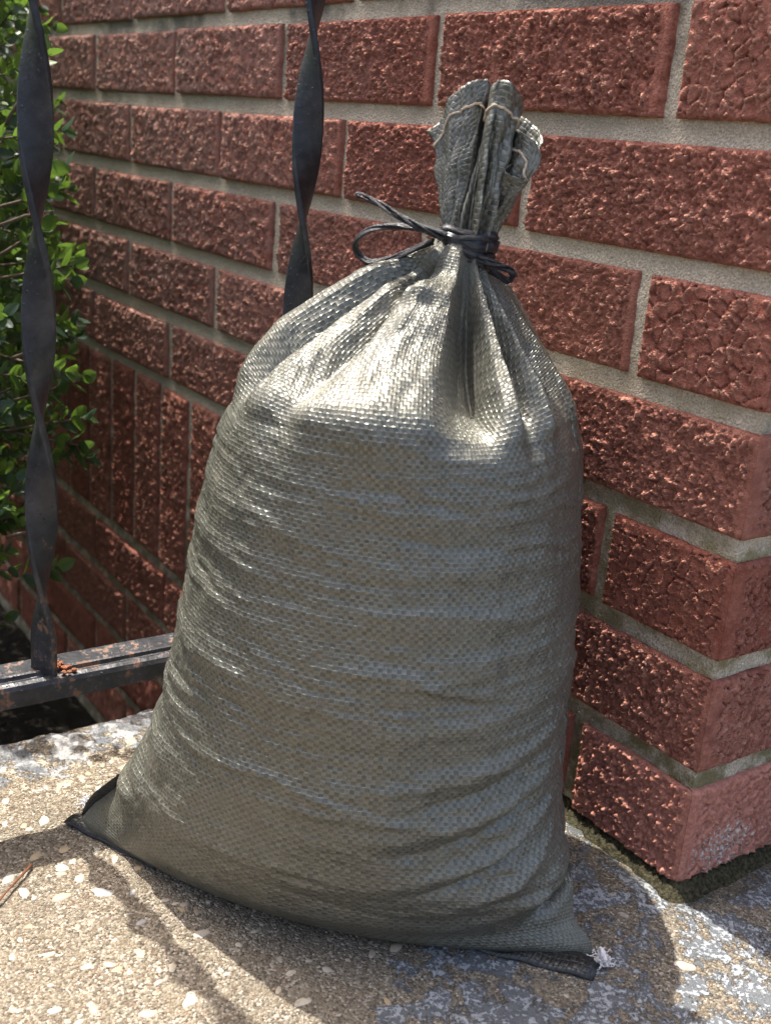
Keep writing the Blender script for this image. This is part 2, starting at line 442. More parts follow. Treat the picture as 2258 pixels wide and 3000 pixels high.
# worn broken arris along the outer edge
ed = X - xs[0]
wear = .004 * fbm(Y * 40, Y * 0 + 2, 11, 4)
Z -= np.where(ed < .02, .006 * np.exp(-(ed / (.004 + wear)) ** 2) * (.4 + fbm(Y * 90, X * 90, 21, 3)), 0)
X = X.copy(); X[0, :] += .006 * (fbm(Y[0] * 35, Y[0] * 0, 31, 5) - .5) * 2
V = np.stack([X, Y, Z], -1).reshape(-1, 3); nu, nv = X.shape
F = grid_faces(nu, nv)
sk = np.stack([X[0], Y[0], np.full(nv, -.36)], -1); b0 = len(V)
j = np.arange(nv - 1)
SF = np.stack([j, j + 1, b0 + j + 1, b0 + j], -1)
V = np.concatenate([V, sk]); F = np.concatenate([F, SF])
slab = mesh_obj('porch_slab', V, F, MS, kind='structure')
slab['label'] = 'weathered porch slab of pebbly concrete with flaking grey paint'

# pebbles exposed in the slab
def pebble_mesh(seed):
    import bmesh
    bm = bmesh.new(); bmesh.ops.create_icosphere(bm, subdivisions=2, radius=1)
    rs = np.random.RandomState(seed)
    ph = rs.rand(6) * 6.28; am = rs.rand(6) * .16
    for v in bm.verts:
        a = math.atan2(v.co.y, v.co.x)
        k = 1 + am[0] * math.sin(2 * a + ph[0]) + am[1] * math.sin(3 * a + ph[1]) + am[2] * .7 * math.sin(5 * a + ph[2])
        v.co.x *= k; v.co.y *= k * (.62 + .3 * rs.rand() * .2)
        v.co.z = math.copysign(abs(v.co.z) ** .7, v.co.z) * .30 + .04 * math.sin(3 * v.co.x + ph[3])
    me = bpy.data.meshes.new('pebble'); bm.to_mesh(me); bm.free()
    me.polygons.foreach_set('use_smooth', np.ones(len(me.polygons), dtype=bool)); me.materials.append(MP)
    return me
PM = [pebble_mesh(40 + i) for i in range(9)]
PB = [(-.2334, -.2847, .003), (-.2018, -.2998, .0026), (-.2019, -.2833, .0029), (-.1695, -.286, .0025), (-.1531, -.2795, .0041), (-.1591, -.2998, .003),
      (-.1722, -.3154, .0027), (-.1887, -.3185, .0033), (-.1823, -.2907, .0034), (-.2284, -.2954, .0018), (-.2621, -.2983, .0025), (-.0984, -.2475, .0029),
      (-.1209, -.2707, .0019), (-.1149, -.2421, .0016), (-.1261, -.2488, .0014), (-.0998, -.2806, .0026), (-.0832, -.2702, .002), (-.0941, -.2946, .002),
      (-.0591, -.2715, .0034), (-.0601, -.2925, .0026), (-.0309, -.2261, .0025), (-.0436, -.232, .0015), (-.1448, -.3218, .0016), (-.1324, -.3005, .0016),
      (-.0669, -.248, .0013), (-.0746, -.3133, .0022), (-.099, -.3256, .001), (-.1272, -.3355, .0015), (-.0917, -.2164, .0014), (-.1645, -.2549, .002),
      (-.1628, -.2335, .002), (-.1418, -.2257, .0017), (-.0716, -.2844, .0012), (-.144, -.3051, .0009), (-.0017, -.0378, .0021), (-.0181, -.0305, .0015),
      (-.0487, -.1518, .0023), (-.0409, -.1646, .0027), (-.0435, -.1774, .0019), (.0431, -.0388, .0034), (.0287, -.1094, .0012), (-.0307, -.1396, .0018)]
for i in range(420):
    x = rng.uniform(-.29, .06); y = rng.uniform(-.40, -.10)
    if .55 * x + .83 * y > -.16: continue
    PB.append((x, y,   .0005 + .0016 * rng.rand() ** 2.2))
for i, (x, y, r) in enumerate(PB):
    o = bpy.data.objects.new('pebble', PM[rng.randint(9)]); col.objects.link(o); o.parent = slab
    o.location = (x, y, slab_z(x, y) - r * .16); o.rotation_euler = (0, 0, rng.uniform(0, 6.28)); o.scale = (r * 1.85, r * 1.7, r * rng.uniform(.8, 1.15))

# ------------------------------------------------------------------ brick wall
C = .0677; BL = .1948; HD = .0885; JV = .0101; JH = .0118; BH = C - JH
def face_rough(U, W, L, H, s, ml, mr):
    """U from left 0..L, W 0..H in metres, returns height in metres and crest 0..1"""
    x = U * 1000; z = W * 1000
    xx = x + 1.6 * (vn(x / 3, z / 3, s) - .5); zz = z + 1.6 * (vn(x / 3, z / 3, s + 5) - .5)
    f1, f2, cid, dx, dy = worley(xx / 3.4, zz / 4.6, s)
    g1, g2, cid2, _, _ = worley(xx / 1.7, zz / 2.0, s + 40)
    lump = fbm(x / 10, z / 9, s + 3, 3)
    h = 1.5 * (lump - .5) + 1.7 * (cid - .45) * sst(0, .5, f2 - f1) + 1.7 * (cid2 - .42) * sst(0, .35, g2 - g1) - .7 * (1 - sst(0, .22, f2 - f1)) + .35 * (vn(x / .9, z / .9, s + 8) - .5)
    wob = 2.5 * fbm(z / 6, z * 0, s + 9, 3)
    m = sst(ml, ml + 1.6, x + .5 * wob) * sst(mr, mr + 1.6, (L * 1000 - x) + wob - 1.2) * sst(.2, 1.6, z) * sst(.2, 1.6, H * 1000 - z)
    crest = sst(.2, 1.3, h) * m
    return (h * m * .0017 - .0002 * (1 - m)), crest

def face_scaly(U, W, L, H, s, ml, mr):
    x = U * 1000; z = W * 1000
    xx = x + 2.0 * (vn(x / 5, z / 5, s) - .5); zz = z + 2.0 * (vn(x / 5, z / 5, s + 5) - .5)
    f1, f2, cid, dx, dy = worley(xx / 8.4, zz / 9.0, s)
    e = f2 - f1
    side = sst(-.25, .45, (.75 * dx - .55 * dy) / (f1 + 1e-6) * .5 + .35 * (cid - .5))
    keep = sst(.30, .42, cid + .5 * (vn(x / 9, z / 9, s + 33) - .5))
    side = sst(.30, .75, side)
    cr = np.exp(-(e / .085) ** 2) * side * keep
    rim = np.exp(-((e - .24) / .12) ** 2) * sst(.1, .5, .5 - side + .4 * vn(x / 3, z / 3, s + 4))
    crumb = (worley(x / 1.6, z / 1.6, s + 60)[2] - .4) * sst(.45, .7, fbm(x / 7, z / 7, s + 70, 3) + .22 * rim)
    h = -2.7 * cr + 1.0 * rim + .9 * crumb + .25 * (cid - .5)
    m = sst(ml, ml + 1.5, x) * sst(mr, mr + 1.5, L * 1000 - x + 1.5 * vn(z / 5, z * 0, s)) * sst(.3, 1.5, z) * sst(.3, 1.5, H * 1000 - z)
    return h * m * .0014, sst(.15, .9, rim * .8 + crumb) * m

def brick_mesh(L, H, res, s, kind='rough', LB=0.0, ml=.6, mr=6.0, mat=None):
    """front face in local x -L..0 (y = 0, looking to -y); with LB the sheet turns the corner and runs along +y"""
    n1 = max(6, int(round(L / res))); nz = max(5, int(round(H / res)))
    sA = np.linspace(-L, 0, n1 + 1)
    if LB:
        n2 = max(6, int(round(LB / res))); S = np.concatenate([sA, np.linspace(0, LB, n2 + 1)[1:]])
    else: S = sA
    Wz = np.linspace(0, H, nz + 1)
    A, B = np.meshgrid(S, Wz, indexing='ij')
    fn = face_rough if kind == 'rough' else face_scaly
    hA, kA = fn(A + L, B, L, H, s, ml, mr if not LB else 4.0)
    if LB:
        hB, kB = face_scaly(A, B, LB, H, s + 200, 9.0, .6)
        h = np.where(A <= 0, hA, hB); k = np.where(A <= 0, kA, kB)
    else: h, k = hA, kA
    r = .0035
    if LB:
        # rounded corner: blend of the two faces
        px = np.where(A < 0, A, 0.0); py = np.where(A > 0, A, 0.0)
        nx = sst(-r, r, A); ny = -(1 - sst(-r, r, A)); q = np.sqrt(nx ** 2 + ny ** 2); nx, ny = nx / q, ny / q
        ins = .41 * r * np.exp(-(A / r) ** 2)
        px = px - nx * ins; py = py - ny * ins
    else:
        px, py, nx, ny = A, A * 0, A * 0, A * 0 - 1
    # rounded, slightly chipped edges
    dz = np.minimum(B, H - B); de = np.minimum(A + L, (S[-1] - A)); dd = np.minimum(dz, de)
    chip = .0022 + .0016 * vn(A * 300, B * 300, s + 90)
    h = h - .0018 * np.clip(1 - dd / chip, 0, 1) ** 2
    px = px + nx * h; py = py + ny * h
    edge_w = .0012 * (fbm(A * 120, B * 0 + s, s + 91, 3) - .5)
    pz = B + np.where(B < .001, np.abs(edge_w), 0) - np.where(B > H - .001, np.abs(edge_w), 0)
    V = np.stack([px, py, pz], -1); nu, nv = A.shape
    F = grid_faces(nu, nv)
    # skirt into the wall
    ring = np.concatenate([np.arange(nu) * nv, (nu - 1) * nv + np.arange(1, nv), (np.arange(nu - 2, -1, -1)) * nv + nv - 1, np.arange(nv - 2, 0, -1)])
    Vf = V.reshape(-1, 3); back = Vf[ring].copy()
    nb = np.stack([nx, ny], -1).reshape(-1, 2)[ring]; dp = .035
    back[:, 0] -= nb[:, 0] * dp; back[:, 1] -= nb[:, 1] * dp
    b0 = len(Vf); m = len(ring); i = np.arange(m); i2 = (i + 1) % m
    SFc = np.stack([ring[i2], ring[i], b0 + i, b0 + i2], -1)
    return np.concatenate([Vf, back]), np.concatenate([F, SFc]), np.concatenate([k.ravel(), np.zeros(m)])

wall = empty('brick_wall', (0, 0, -.36), 'red textured brick house wall with pale mortar joints, turning a corner at right', 'wall')
OFF = Vector((0, 0, .36))
cache = {}
def add_brick(xr, z, L, H, kind, res, seed, LB=0.0, ml=.6, mr=6.0, share=None, mat=MB, rotate=False, dy=0.0):
    key = (round(L, 4), round(H, 4), kind, res, share, rotate) if share is not None else None
    if key and key in cache: me = cache[key]; o = bpy.data.objects.new('brick', me); col.objects.link(o)
    else:
        if rotate:
            V, F, k = brick_mesh(H, L, res, seed, kind, 0, ml, mr)          # lying brick turned upright
            V = np.stack([-V[:, 2], V[:, 1], V[:, 0] + H], -1); F = F
        else: V, F, k = brick_mesh(L, H, res, seed, kind, LB, ml, mr)
        o = mesh_obj('brick', V, F, mat, attr={'crest': k}, smooth=(kind != 'rough')); me = o.data
        if key: cache[key] = me
    o.parent = wall; o.location = Vector((xr, dy, z)) + OFF
    o.rotation_euler = (rng.uniform(-.004, .004), rng.uniform(-.005, .005), rng.uniform(-.004, .004)) if not LB else (0, 0, 0)
    return o

seed = 100
XMIN = -2.0
for c in range(-5, 13):
    z = c * C
    xr = 0.0; k = 0
    while xr > XMIN:
        if c % 2 == 0 and k == 0: L = HD; kind = 'scaly'
        else: L = BL; kind = 'rough'
        if c == 0 and k == 0: kind = 'rough'
        if c in (-1, 0, 1) and xr - L < -.42:
            if c == -1 and xr > -.5: pass
            if xr - L < -.52: L = xr + .5155
            if L < .02: break
        if c in (-1, 0, 1) and xr < -.512: break
        seed += 7
        xm = xr - L / 2; jz = rng.uniform(-.0008, .0008); jx = rng.uniform(-.0012, .0012) if k else 0
        inview = -.03 <= z + C and z < .56
        if k == 0:
            LB = BL if c % 2 == 0 else HD
            res = .0009 if (-1 < c < 8) else .005
            dz0 = .004 if c == 0 else 0
            add_brick(0, z + jz - dz0, L, BH + dz0, kind, res, seed, LB=LB, mat=MBS if c == 0 else MB)
        elif xm > -.42 and inview:
            add_brick(xr + jx, z + jz, L, BH, kind, .0009, seed, ml=.8, mr=rng.choice([1.5, 4, 7]), dy=rng.uniform(-.001, .001))
        elif xm > -1.25 and -.25 < z < .56:
            add_brick(xr + jx, z + jz, L, BH, kind, .0018, seed, share=seed % 9 if abs(L - BL) < 1e-4 else None, ml=.8, mr=4, dy=rng.uniform(-.001, .001))
        else:
            add_brick(xr + jx, z + jz, L, BH, kind, .007, seed, share=seed % 3 if abs(L - BL) < 1e-4 else None, ml=.8, mr=4)
        xr -= L + JV; k += 1
# upright row lower down on the left
SZ = -C; SH = 3 * C - JH
x = -.5215
while x > XMIN:
    seed += 7; near = x > -1.1
    add_brick(x - .0055, SZ + rng.uniform(-.001, .001), BH + .0025, SH, 'rough', .0018 if near else .007, seed, share=seed % 5, rotate=True, ml=3, mr=4, dy=rng.uniform(-.0015, .0015))
    x -= .0685
# bricks of the return wall beyond the corner bricks
for c in range(-5, 13):
    yb = (BL if c % 2 == 0 else HD) + JV
    while yb < .9:
        seed += 7
        V, F, k = (None, None, None)
        key = ('ret', seed % 4)
        if key in cache: o = bpy.data.objects.new('brick', cache[key]); col.objects.link(o)
        else:
            V, F, k = brick_mesh(BL, BH, .006, seed, 'scaly')
            V = np.stack([-V[:, 1], V[:, 0] + BL, V[:, 2]], -1)
            o = mesh_obj('brick', V, F, MB, attr={'crest': k}); cache[key] = o.data
        o.parent = wall; o.location = Vector((0, yb, c * C)) + OFF
        yb += BL + JV
# mortar, set back behind the brick faces, wrapping the corner
ma = np.concatenate([np.arange(-2.0, -1.2, .03), np.arange(-1.2, -.004, .0042), [0.0]]); mbb = np.concatenate([np.arange(.0042, .15, .0042), np.arange(.15, .92, .03)])
S = np.concatenate([ma, mbb]); Wz = np.concatenate([np.arange(-.40, -.2, .02), np.arange(-.2, .56, .0034), np.arange(.56, 13 * C, .02)])
A, B = np.meshgrid(S, Wz, indexing='ij')
rec = .0052; hh = .0014 * (fbm(A * 90, B * 140, 77, 3) - .5) + .001 * (vn(A * 420, B * 420, 78) - .5) + .002 * (fbm(A * 16, B * 16, 79, 2) - .5)
# joints are tooled a little hollow: raise toward brick edges
ph = np.abs(((B + JH / 2) / C) % 1 * C - 0); ph = np.minimum(ph, C - ph)
hh += .0012 * np.clip(ph / .006, 0, 1)
px = np.where(A < 0, A, 0) - np.where(A > -rec, rec, 0); py = np.where(A > 0, A, 0) + np.where(A < rec, rec, 0)
px = np.where(A < 0, np.minimum(A, -rec), -rec); py = np.where(A > 0, np.maximum(A, rec), rec)
nx = sst(-.006, .006, A); ny = -(1 - nx)
px = px + nx * hh; py = py + ny * hh
nu, nv = A.shape
V = np.stack([px, py, B], -1).reshape(-1, 3); F = grid_faces(nu, nv)
mo = mesh_obj('mortar', V, F, MM, parent=wall); mo.location = OFF
# closed core behind (top and far ends)
tz = 13 * C - .004
core = mesh_obj('mortar_core', [(-2, .02, -.4), (-.02, .02, -.4), (-.02, .9, -.4), (-2, .9, -.4), (-2, .02, tz), (-.02, .02, tz), (-.02, .9, tz), (-2, .9, tz)],
                np.array([[0, 1, 5, 4], [1, 2, 6, 5], [2, 3, 7, 6], [3, 0, 4, 7], [4, 5, 6, 7], [0, 3, 2, 1]]), MM, parent=wall, smooth=False); core.location = OFF

# moss and grit packed along the foot of the wall
S = np.concatenate([np.arange(-.33, 0, .0016), np.arange(0, .22, .0016)]); Q = np.linspace(0, 1, 14)
A, B = np.meshgrid(S, Q, indexing='ij')
wid = .002 + .011 * fbm(A * 50, B * 0, 91, 4) + .006 * np.exp(-(A / .02) ** 2) + np.where(A > 0, .001, 0)
prof = (1 - B) ** .9 * .0135 * (.75 + .5 * fbm(A * 70, B * 3, 92, 3)) + .0030 * (fbm(A * 420, B * 6, 93, 3) - .5) * np.sin(np.pi * np.clip(B, .02, .98))
outw = -.006 + B * (wid + .006)
nx = sst(-.008, .008, A); ny = -(1 - nx); qn = np.sqrt(nx ** 2 + ny ** 2); nx, ny = nx / qn, ny / qn
bx = np.where(A < 0, A, 0); by = np.where(A > 0, A, 0)
V = np.stack([bx + nx * outw, by + ny * outw, ZS - .0012 + prof], -1).reshape(-1, 3)
mso = mesh_obj('moss', V, grid_faces(len(S), len(Q)), MO, kind='stuff'); mso['label'] = 'dark damp moss and grit along the foot of the brick wall'; mso['category'] = 'moss'

# ------------------------------------------------------------------ iron railing
RX0, RX1, RZT, RZB = -.2585, -.2290, .0812, .0672
rail = empty('iron_railing', (-.244, -.45, ZS), 'black painted iron railing with twisted flat bars and rusty bottom rail, left of the bag', 'railing')
ro = -Vector(rail.location)
def rail_mesh(name, z0, y0=-1.25, y1=-.002):
    prof = [(RX0, RZB), (RX0, RZT - .0012), (RX0 + .0012, RZT), (RX0 + .0165, RZT), (RX0 + .0176, RZT + .0006), (RX0 + .0187, RZT), (RX0 + .0194, RZT - .0020),
            (RX0 + .0215, RZT - .0024), (RX0 + .0225, RZT - .0010), (RX0 + .0250, RZT - .0006), (RX0 + .0278, RZT - .0016), (RX1 - .0002, RZT - .0040), (RX1, RZT - .0065), (RX1, RZB), (RX1 - .002, RZB - .0004)]
    yy = np.concatenate([np.arange(y0, -.36, .05), np.arange(-.36, y1, .0035), [y1]])
    V = []; n = len(prof)
    for i, y in enumerate(yy):
        for q, (px, pz) in enumerate(prof):
            wv = .0005 * (vn(np.array([y * 120.]), np.array([q * 3.1]), 5)[0] - .5)
            V.append((px + wv, y, pz + wv + z0))
    F = []
    for i in range(len(yy) - 1):
        for q in range(n):
            q2 = (q + 1) % n; F.append((i * n + q, i * n + q2, (i + 1) * n + q2, (i + 1) * n + q))
    F.append(tuple(range(n))); F.append(tuple((len(yy) - 1) * n + q for q in range(n - 1, -1, -1)))
    o = mesh_obj(name, V, F, MI, parent=rail, smooth=False); o.location = ro
    return o
rail_mesh('bottom_rail', 0); rail_mesh('top_rail', .86)
def bar_mesh(phase, zt, zb, half=.1005, hw=.0086, ht=.0019):
    zz = np.arange(zb, zt, .0022); V = []; UV = []
    prof = []
    r = .0010
    for sx, sy in ((1, 1), (-1, 1), (-1, -1), (1, -1)):
        for k in range(4):
            a = math.atan2(sy, sx) - math.pi / 4 + k / 3 * math.pi / 2
            prof.append((sx * (hw - r) + r * math.cos(a), sy * (ht - r) + r * math.sin(a)))
    n = len(prof)
    for i, z in enumerate(zz):
        zc = max(z, .102)
        th = phase - math.pi * (zc - .08) / half
        for q, (px, py) in enumerate(prof):
            k = 1 + .035 * (vn(np.array([z * 160.]), np.array([q * 2.3]), 15)[0] - .5)
            V.append((px * math.cos(th) * k - py * math.sin(th), px * math.sin(th) * k + py * math.cos(th), z))
    F = [(i * n + q, i * n + (q + 1) % n, (i + 1) * n + (q + 1) % n, (i + 1) * n + q) for i in range(len(zz) - 1) for q in range(n)]
    F.append(tuple(range(n - 1, -1, -1))); F.append(tuple((len(zz) - 1) * n + q for q in range(n)))
    return V, F
BARX = -.2405
vdir = math.atan2(-.281 - CAM.y, BARX - CAM.x)            # bearing at which the bar shows its narrow edge
bars = [(-.2808, vdir + math.pi * (.1283 - .08) / .1005), (-.1272, vdir + math.pi * (.4317 - .08) / .1005 - .10)] + [(-.2808 - .1545 * k, .7 * k) for k in range(1, 7)]
for y, ph in bars:
    V, F = bar_mesh(ph, .935, RZT - .0075)
    o = mesh_obj('twisted_bar', V, F, MI, parent=rail); o.location = ro + Vector((BARX, y, 0))
    o.data.set_sharp_from_angle(angle=math.radians(50))
# scaly rust and weld at the foot of the near bar
import bmesh
bm = bmesh.new()
for i in range(26):
    x_ = BARX + rng.uniform(-.006, .010); y_ = -.2808 + .006 + abs(rng.randn()) * .0045
    r_ = rng.uniform(.0006, .0018)
    mm = Matrix.Translation((x_, y_, RZT + .0004 + rng.rand() * .003 * math.exp(-abs(y_ + .2748) / .004))) @ Matrix.Diagonal((r_, r_, r_ * .8, 1))
    bmesh.ops.create_icosphere(bm, subdivisions=1, radius=1, matrix=mm)
me = bpy.data.meshes.new('rust_scale'); bm.to_mesh(me); bm.free(); me.materials.append(MR)
o = bpy.data.objects.new('rust_scale', me); col.objects.link(o); o.parent = rail; o.location = ro
o['label'] = 'flaky orange rust crust at the foot of the near bar'

# ------------------------------------------------------------------ sandbag
BA = np.array([-.0985, -.1755, ZS]); av = np.array([.770, .638, 0]); av /= np.linalg.norm(av); nvv = np.array([av[1], -av[0], 0])
def bagp(t, n, h): return BA + np.multiply.outer(np.asarray(t, float), av) + np.multiply.outer(np.asarray(n, float), nvv) + np.multiply.outer(np.asarray(h, float), np.array([0, 0, 1.]))
LS = np.array([(-0.154, 0.0), (-0.1459, 0.0117), (-0.1353, 0.0261), (-0.1238, 0.0448), (-0.1121, 0.0669), (-0.1028, 0.0976), (-0.0997, 0.1304), (-0.0971, 0.1625), (-0.0935, 0.1945), (-0.0903, 0.2198), (-0.0865, 0.237), (-0.0833, 0.2531), (-0.072, 0.275), (-0.0571, 0.2994), (-0.0254, 0.3192), (0.0025, 0.3372), (0.0114, 0.3454), (0.0197, 0.352)])
RS = np.array([(0.151, 0.0), (0.1456, 0.009), (0.1369, 0.014), (0.13, 0.0373), (0.1199, 0.0645), (0.1175, 0.0789), (0.116, 0.1031), (0.115, 0.1425), (0.1117, 0.1808), (0.1045, 0.2283), (0.1014, 0.252), (0.0932, 0.2728), (0.0739, 0.2941), (0.0612, 0.3136), (0.0501, 0.3319), (0.0446, 0.3416), (0.0435, 0.352)])
FN = np.array([(.022, 0), (.036, .006), (.047, .02), (.055, .05), (.058, .09), (.055, .15), (.050, .20), (.046, .24), (.044, .262), (.041, .274), (.036, .2805), (.024, .2875), (.000, .302), (-.020, .32), (-.036, .335), (-.049, .352)])
BN = np.array([(-.028, 0), (-.050, .006), (-.075, .02), (-.105, .05), (-.130, .10), (-.158, .18), (-.172, .24), (-.168, .268), (-.155, .288), (-.130, .308), (-.100, .332), (-.073, .352)])
def prof(tab, h): return np.interp(h, tab[:, 1], tab[:, 0])
def smooth1(y, k):
    ker = np.hanning(k * 2 + 1); ker /= ker.sum()
    return np.convolve(np.pad(y, k, mode='edge'), ker, mode='valid')
NH, NP = 360, 560
hs = np.linspace(0, .352, NH)
tl = smooth1(prof(LS, hs), 5); tr = smooth1(prof(RS, hs), 5); fn = smooth1(prof(FN, hs), 4); bn = smooth1(prof(BN, hs), 7)
phi = np.linspace(0, 2 * np.pi, NP, endpoint=False)
PHI, HH = np.meshgrid(phi, hs, indexing='ij')
tc = (tl + tr) / 2; W_ = (tr - tl) / 2; nc = (fn + bn) / 2; D_ = (fn - bn) / 2
ex = 2.0 - 1.08 * sst(0, .055, hs)                      # pointed ears at the bottom, full section above
ct = np.cos(PHI); sn = np.sin(PHI)
T0 = tc + W_ * np.sign(ct) * np.abs(ct) ** .93
N0 = nc + D_ * np.sign(sn) * np.abs(sn) ** ex
H0 = HH.copy()
# folds gathered into the neck: valleys and ridges radiate from the tie
tt, tn = .0315, -.061
TH = np.degrees(np.arctan2(N0 - tn, T0 - tt))
ctrl = [(-180, .2), (-160, -.7), (-140, .6), (-120, -.6), (-100, .5), (-75, -.7), (-50, .5), (-30, -.6), (-8, .6), (10, -.2), (20, -.55), (34, .9), (45, -.8), (52, .8), (57, .4),
        (66, -1.7), (75, -1.0), (83, .75), (101, 1.05), (112, .6), (120, -.55), (128, .35), (136, .30), (147, -1.2), (155, .75), (166, .85), (174, -.2), (180, .2)]
cx = np.array([q[0] for q in ctrl]); cy = np.array([q[1] for q in ctrl])
fine = np.linspace(-180, 180, 1441); fv = np.interp(fine, cx, cy); fv = smooth1(fv, 7)
fold = np.interp(TH, fine, fv)
rad = np.sqrt((N0 - tn) ** 2 + (T0 - tt) ** 2)
qh = sst(.262, .292, HH)
amp = .0110 * qh * sst(.006, .045, rad) * (1 - .35 * sst(.05, .10, rad))
rx = (T0 - tt) / (rad + 1e-6); rn = (N0 - tn) / (rad + 1e-6)
T1 = T0 + rx * fold * amp * .55; N1 = N0 + rn * fold * amp * .55; H1 = H0 + fold * amp * .85
# crisp knuckles where folds meet the shoulder
sh = np.exp(-((HH - .276) / .012) ** 2)
T1 += rx * sh * .0028 * fold; N1 += rn * sh * .0028 * fold
# pocket dented under the tie
pk = np.exp(-(((T0 - .018) / .011) ** 2 + ((HH - .334) / .0075) ** 2)) * (sn > 0)
N1 -= pk * .010; H1 -= pk * .004
pk2 = np.exp(-(((T0 - .021) / .013) ** 2 + ((HH - .3235) / .0045) ** 2)) * (sn > 0)
N1 += pk2 * .004; H1 += pk2 * .003
# normal direction for wrinkles (horizontal, outward)
onx = np.sign(ct) * np.abs(ct) / W_.mean(); onn = sn / D_.mean(); q = np.sqrt(onx ** 2 + onn ** 2) + 1e-9; onx, onn = onx / q, onn / q
arc = np.cumsum(np.sqrt(np.gradient(T0, axis=0) ** 2 + np.gradient(N0, axis=0) ** 2), axis=0)
body = sst(.012, .04, HH) * sst(.30, .262, HH)
wr = np.zeros_like(T0)
rw = np.random.RandomState(3)
for i in range(420):
    h0 = rw.uniform(.015, .275); p0 = rw.uniform(0, 2 * np.pi); ln = rw.uniform(.18, .7); wd = rw.uniform(.0010, .0030); a = rw.uniform(.25, 1.0) * wd * .42 * rw.choice([1, 1, -1])
    dp = (PHI - p0 + np.pi) % (2 * np.pi) - np.pi
    wr += a * np.exp(-(dp / ln) ** 2) * np.exp(-((HH - h0 - .006 * dp + .0025 * np.sin(dp * 7 + i)) / wd) ** 2)
# bigger slack folds, low on the right; slant up towards the right edge
for h0, p0, ln, wd, a, sl_ in [(.050, .62, .42, .0045, .0044, -.034), (.071, .60, .50, .0042, .0042, -.032), (.094, .62, .54, .0045, .0036, -.026), (.030, .66, .36, .0045, .0042, -.034), (.116, .68, .6, .0045, .0030, -.020), (.061, .72, .36, .0026, -.0030, -.036), (.083, .70, .40, .0026, -.0026, -.030), (.104, .74, .44, .0028, -.0022, -.024),
                               (.140, .75, .6, .006, .0022, -.012), (.165, .9, .6, .006, .0018, -.008), (.190, .9, .6, .006, .0015, -.006), (.212, 1.0, .5, .006, .0015, -.012), (.238, 1.0, .6, .007, .0012, -.008),
                               (.040, 2.75, .32, .0055, .0036, .030), (.060, 2.8, .34, .0055, .0034, .026), (.085, 2.75, .42, .006, .0024, .018), (.112, 2.6, .5, .006, .0020, .010), (.150, 2.5, .6, .006, .0016, .008), (.180, 2.5, .6, .006, .0014, .006), (.205, 2.4, .6, .006, .0014, .006), (.228, 2.4, .6, .005, .0012, .004)]:
    dp = (PHI - p0 + np.pi) % (2 * np.pi) - np.pi
    wr += a * np.exp(-(dp / ln) ** 2) * np.exp(-((HH - h0 - sl_ * dp) / wd) ** 2)
wr += .0022 * (fbm(PHI * 4, HH * 26, 51, 3) - .5) * 2 + .0006 * (vn(PHI * 40, HH * 420, 52) - .5)
T1 += onx * wr * body; N1 += onn * wr * body
# crumpling in the shoulder folds
cr = (fbm(PHI * 14, HH * 120, 61, 3) - .5) * .0022 * qh * sst(.008, .04, rad)
N1 += cr; H1 += cr
# the pinched crease at the lower right ear
dp = (PHI - .26); cz = np.exp(-(dp / .22) ** 2) * np.exp(-((HH - .030 + .03 * dp) / .0035) ** 2)
N1 -= cz * .009; T1 -= cz * .007
V = bagp(T1, N1, H1)
V[..., 2] = np.maximum(V[..., 2], ZS + .0006)
# weave coordinates: tapes counted round and up
TAPES = 304
arc_up = np.concatenate([[0], np.cumsum(np.sqrt(np.diff(hs) ** 2 + np.diff(fn) ** 2))])
UVu = PHI / (2 * np.pi) * TAPES; UVv = np.broadcast_to(arc_up / .00203, PHI.shape)
nu, nv = PHI.shape
Vv = V.reshape(-1, 3); uv = np.stack([UVu, UVv], -1).reshape(-1, 2)
# seam column so that the count does not wrap backwards
Vv = np.concatenate([Vv, V[0]]); uv = np.concatenate([uv, np.stack([np.full(nv, TAPES), UVv[0]], -1)])
F = grid_faces(nu + 1, nv)
cb = len(Vv)
ring = np.arange(nu) * nv
Vv = np.concatenate([Vv, [bagp(0., -.004, .0006)]]); uv = np.concatenate([uv, [(0, 0)]])
CF = np.stack([ring, np.full(nu, cb), np.full(nu, cb), np.roll(ring, -1)], -1)
Fl = [tuple(f) for f in F] + [(int(ring[i]), cb, int(ring[(i + 1) % nu])) for i in range(nu)]
bag = empty('sandbag', tuple(bagp(0., 0., 0.)), 'filled olive grey woven plastic sandbag tied at the neck, standing against brick corner', 'sandbag')
bo = -Vector(bag.location)
o = mesh_obj('bag_body', Vv, Fl, MW, parent=bag, uv=uv); o.location = bo
bpy.context.view_layer.objects.active = o

# neck: loose cloth above the tie, folded and flaring
HEM = [(.0108, .000, .400), (.0140, .005, .4085), (.0202, .007, .419), (.0254, .007, .4225), (.0300, .006, .4248), (.0338, .003, .4262), (.0358, -.004, .4245), (.0350, -.010, .419), (.0372, -.006, .4165), (.0382, .002, .4185),
       (.0400, .008, .4230), (.0445, .012, .4256), (.0495, .012, .4240), (.0530, .009, .4212), (.0548, .003, .4172), (.0535, -.005, .412), (.0500, -.004, .4045), (.0520, .004, .4030), (.0570, .009, .4022), (.0620, .012, .3990),
       (.0655, .013, .3930), (.0658, .014, .3870), (.0630, .015, .3815), (.0570, .016, .3825), (.0520, .015, .3850), (.0545, .010, .3885), (.0600, .007, .3905), (.0650, .000, .3960), (.0640, -.008, .4020), (.0570, -.013, .4080),
       (.0480, -.015, .4120), (.0380, -.015, .4140), (.0260, -.012, .4130), (.0160, -.007, .4060)]
HEM = [(t_ - .0035, n_ - .012 - (.006 if t_ < .036 and n_ > 0 else 0), h_ + .0015) for t_, n_, h_ in HEM]
NU = len(HEM)
hem = catmull(HEM, 12, closed=True); nU = len(hem); nL = 56
u_ = np.arange(nU) / nU
